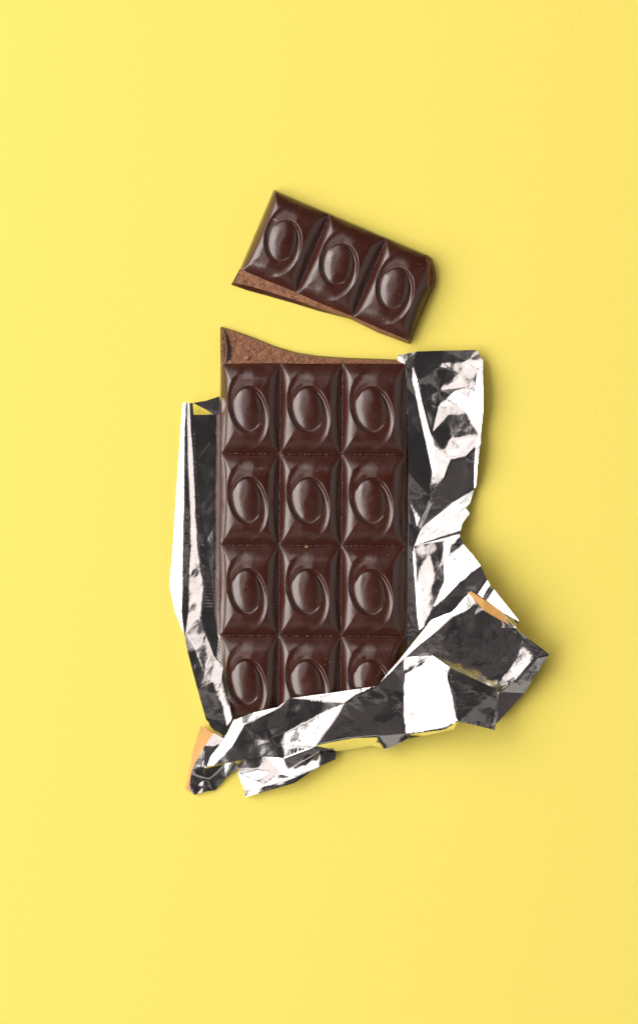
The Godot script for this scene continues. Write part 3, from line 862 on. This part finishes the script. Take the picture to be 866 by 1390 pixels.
	var bottom_tongue_points := [
		-106, 347.9, 0.8, -81.9, 347.5, 4.1, -53.8, 353.9, 8.9, -77.7, 366.6, 11.3, -101.3, 377.3, 5.9, -109.9, 353.8, 2.1, -102.9, 330.6, 3.2, -74.9, 325.6, 3.6,
		-69.9, 332.5, 4.6, -50.8, 353.9, 9.5, -50.8, 326.9, 10.1, -41.8, 348.6, 12.1, -3, 311, 10.1, 1, 323.8, 11, -1, 344, 17.6, -32.8, 357.9, 17.4,
		-77.7, 371.4, 12.5, 26.9, 316.1, 8.2, 23.9, 324, 9.5, 21.9, 334.6, 12.1, -32.8, 365.9, 17.4, -99.8, 386.3, 5.6, -93.8, 360.2, 6.7, -20.4, 336.2, 11.3,
		-24.9, 325.4, 10.5, -26.9, 318.9, 10.1, -21.4, 346.2, 15.2, -16.9, 350.9, 17.7, -55.2, 364.7, 14.8, -64.3, 362.7, 11, 12, 313.5, 9.2, -16.9, 354.9, 17.8,
		-55.2, 368.7, 14.9, -66.2, 375.9, 13, -10.2, 335.1, 12.8, -49.5, 370.8, 15.4, -77.4, 377.3, 11.7, -83, 380.9, 10.2, -69.1, 374.8, 12.9,
	]
	var bottom_tongue_folds := [
		1, 2, 3, 5, 22, 4, 22, 3, 4, 3, 22, 1, 22, 5, 1, 0, 1, 5, 1, 0, 6, 1, 6, 7, 1, 7, 8, 2, 1, 8, 8, 9, 2, 10, 11, 9,
		10, 9, 8, 8, 7, 10, 23, 24, 13, 11, 10, 24, 11, 24, 23, 25, 24, 10, 12, 13, 24, 12, 24, 25, 23, 26, 11, 26, 34, 14, 34, 13, 14, 13, 34, 23,
		34, 26, 23, 27, 26, 14, 15, 11, 26, 15, 26, 27, 9, 11, 15, 29, 28, 16, 9, 15, 28, 9, 28, 29, 16, 3, 2, 9, 29, 2, 29, 16, 2, 19, 14, 13,
		18, 19, 13, 12, 30, 13, 30, 17, 13, 13, 17, 18, 21, 4, 3, 31, 27, 14, 20, 15, 27, 20, 27, 31, 28, 32, 16, 15, 20, 32, 15, 32, 28, 21, 3, 16,
		20, 35, 32, 35, 33, 32, 32, 36, 16, 36, 21, 16, 36, 37, 21, 37, 38, 33, 38, 32, 33, 32, 38, 36, 38, 37, 36,
	]
	add_sheet(wrap, "bottom_tongue", bottom_tongue_points, bottom_tongue_folds, 440, 0.34, false)
	var corner_pocket_points := [
		-142.3, 298.5, 15, -128.3, 303.3, 16.6, -124.3, 307.2, 17.8, -129.1, 314.9, 19.8, -154, 315.9, 19.4, -152.2, 346.2, 15.7, -157.2, 344.2, 15.3, -172.5, 351.9, 9.1,
		-168.2, 341.4, 13.8, -127.5, 340.8, 10.7, -148.8, 361.6, 3.7, -155.8, 360.5, 4.3, -155.7, 371.3, 5.7, -168.7, 370.4, 5.2, -151.7, 378.3, 5.9, -168.8, 383.5, 3.6,
		-175.8, 374.6, 3.4, -114.5, 337.4, 14, -126.7, 360.2, 6.5, -140.9, 377.6, 3.1, -99.6, 332.7, 11.8, -106.9, 347.7, 2.6, -140.6, 330.5, 18, -153.1, 331.1, 17.5,
	]
	var corner_pocket_folds := [
		3, 4, 0, 2, 3, 0, 0, 1, 2, 23, 22, 5, 4, 3, 22, 4, 22, 23, 6, 7, 8, 6, 8, 4, 4, 23, 6, 23, 5, 6, 11, 7, 6, 5, 9, 10,
		5, 10, 11, 6, 5, 11, 13, 7, 11, 12, 13, 11, 11, 10, 12, 12, 14, 15, 13, 12, 15, 13, 15, 16, 7, 13, 16, 9, 17, 18, 10, 9, 18, 10, 18, 19,
		12, 10, 19, 19, 14, 12, 17, 20, 21, 17, 21, 18,
	]
	add_sheet(wrap, "corner_pocket", corner_pocket_points, corner_pocket_folds, 450, 0.34, false)
	var left_flap_points := [
		-183.6, -147.3, 14.2, -180, -147.2, 15.9, -181.5, -114.4, 15.8, -186.1, -114.5, 14, -177.6, -147.2, 15.7, -177.6, -114.4, 15.3, -174.1, -147.2, 16.1, -172.6, -114.4, 16,
		-170.1, -147.2, 15.3, -168.2, -114.4, 14.9, -169.1, -131.3, 15.1, -132.9, -131.9, 3.1, -132.9, -114.9, 3, -182, -64.7, 15.8, -189.7, -64.7, 13.1, -176.6, -64.7, 14.9,
		-169.1, -64.7, 15.9, -166.2, -64.7, 15.2, -131.9, -64.9, 3.1, -182, -5, 16, -193.7, -5, 12.2, -174.2, -5, 14.3, -166.6, -5, 15.4, -161.2, -5, 14,
		-131.4, -5, 3, -183.1, 44.8, 14.9, -196.8, 44.8, 10.8, -174.3, 44.8, 12.7, -163.2, 44.8, 14.2, -154.4, 44.8, 12.1, -130.9, 45, 3, -183.7, 99.6, 12.6,
		-202, 99.7, 7.6, -176.9, 99.7, 10.4, -155.3, 99.6, 12.7, -145.5, 99.7, 9.9, -129.9, 99.9, 3.2, -185.1, 134.3, 14.9, -194.2, 134.5, 12, -176.7, 134.4, 12.7,
		-158.3, 134.4, 13.6, -142.5, 134.6, 9.8, -128.9, 134.9, 3.3, -181.4, 166, 18.4, -179.9, 166, 18.2, -151.1, 166, 17.5, -136.4, 166.3, 12.9, -126.8, 166.7, 4.6,
		-162.7, 191.5, 23.8, -165.7, 187.6, 22.9, -153.5, 218.9, 29.1, -169.3, 214.8, 29.9, -176.5, 188.4, 24.6, -147.8, 194.5, 23.5, -152.6, 208.1, 26.6, -144.5, 226.7, 30.4,
		-137.5, 243.3, 32.6, -129, 261, 33.6, -123.6, 287.6, 34.5, -127.6, 301.8, 31.6, -151.2, 278.8, 34.4, -163.2, 236.3, 33.5, -138.8, 200.3, 25.5, -130.6, 222.7, 30.7,
		-119.6, 260.9, 35.2, -116.6, 276.6, 36.1, -128.8, 211, 28.4, -152.4, -150.4, 12.3, -134.6, -156.5, 9.9, -130.9, -134.9, 3.3, -135.8, -127.9, 3.3, -152.5, -138.6, 9.3,
		-164.3, -144.4, 13.3,
	]
	var left_flap_folds := [
		2, 3, 0, 0, 1, 2, 5, 2, 1, 1, 4, 5, 6, 7, 5, 4, 6, 5, 10, 9, 7, 6, 8, 10, 6, 10, 7, 9, 10, 11, 11, 12, 9, 13, 14, 3,
		3, 2, 13, 5, 15, 13, 2, 5, 13, 7, 16, 15, 5, 7, 15, 16, 7, 9, 9, 17, 16, 17, 9, 12, 12, 18, 17, 19, 20, 14, 14, 13, 19, 15, 21, 19,
		13, 15, 19, 21, 15, 16, 16, 22, 21, 17, 23, 22, 16, 17, 22, 23, 17, 18, 18, 24, 23, 25, 26, 20, 20, 19, 25, 27, 25, 19, 19, 21, 27, 22, 28, 27,
		21, 22, 27, 23, 29, 28, 22, 23, 28, 29, 23, 24, 24, 30, 29, 31, 32, 26, 26, 25, 31, 25, 27, 33, 25, 33, 31, 28, 34, 33, 27, 28, 33, 29, 35, 34,
		28, 29, 34, 35, 29, 30, 30, 36, 35, 38, 32, 31, 31, 37, 38, 39, 37, 31, 31, 33, 39, 33, 34, 40, 33, 40, 39, 35, 41, 40, 34, 35, 40, 41, 35, 36,
		36, 42, 41, 38, 37, 43, 43, 37, 39, 39, 44, 43, 40, 45, 44, 39, 40, 44, 45, 40, 41, 41, 46, 45, 46, 41, 42, 42, 47, 46, 44, 45, 48, 49, 50, 51,
		49, 51, 52, 49, 52, 43, 49, 43, 44, 44, 48, 49, 45, 48, 49, 48, 45, 53, 48, 53, 54, 48, 54, 50, 50, 49, 48, 61, 51, 50, 61, 50, 55, 61, 55, 56,
		60, 61, 56, 58, 59, 60, 57, 58, 60, 56, 57, 60, 65, 58, 57, 64, 65, 57, 64, 57, 56, 63, 64, 56, 63, 56, 55, 62, 63, 55, 62, 55, 50, 62, 50, 54,
		62, 54, 53, 45, 62, 53, 62, 45, 46, 62, 46, 66, 63, 62, 66, 66, 64, 63, 67, 68, 69, 11, 70, 71, 72, 8, 67, 71, 72, 67, 71, 67, 69, 69, 11, 71,
	]
	add_sheet(wrap, "left_flap", left_flap_points, left_flap_folds, 460, 0.25, false)
	var base_sheet_points := [
		-171, -129, 1.2, -133, -135, 1.2, 123, -195, 1.2, 199, -175, 1.2, 179, 5, 1.2, 167, 105, 1.2, 197, 205, 1.2, 127, 285, 1.2,
		-33, 315, 1.2, -113, 330, 1.2, -148, 290, 1.2, -171, 205, 1.2, -188, 105, 1.2, 0, 50, 1.2,
	]
	var base_sheet_folds := [
		13, 0, 1, 13, 1, 2, 13, 2, 3, 13, 3, 4, 13, 4, 5, 13, 5, 6, 13, 6, 7, 13, 7, 8, 13, 8, 9, 13, 9, 10, 13, 10, 11, 13, 11, 12,
		13, 12, 0,
	]
	add_sheet(wrap, "base_sheet", base_sheet_points, base_sheet_folds, 470, 0, false)
	var roll := sheet_mesh([
		190.5, 98, 27, 220, 117, 33, 248, 135, 33, 268, 150, 32, 264.5, 157, 34, 221.5, 132.5, 36.5, 206, 115.5, 31,
	], [0, 1, 6, 1, 5, 6, 1, 2, 5, 2, 4, 5, 2, 3, 4], 601)
	part("paper_inside", to_mesh(roll[0], roll[1]), kraft, wrap)
	var tab := sheet_mesh([
		-160, 289, 6, -142, 300, 10, -154, 318, 7, -168, 346, 5, -172.5, 353, 4, -173, 375, 3, -169, 384, 1.5, -181, 375, 1.5, -171, 325, 2,
	], [0, 1, 2, 0, 2, 8, 2, 3, 8, 3, 4, 8, 4, 7, 8, 4, 5, 7, 5, 6, 7], 611)
	part("paper_tab", to_mesh(tab[0], tab[1]), kraft, wrap)
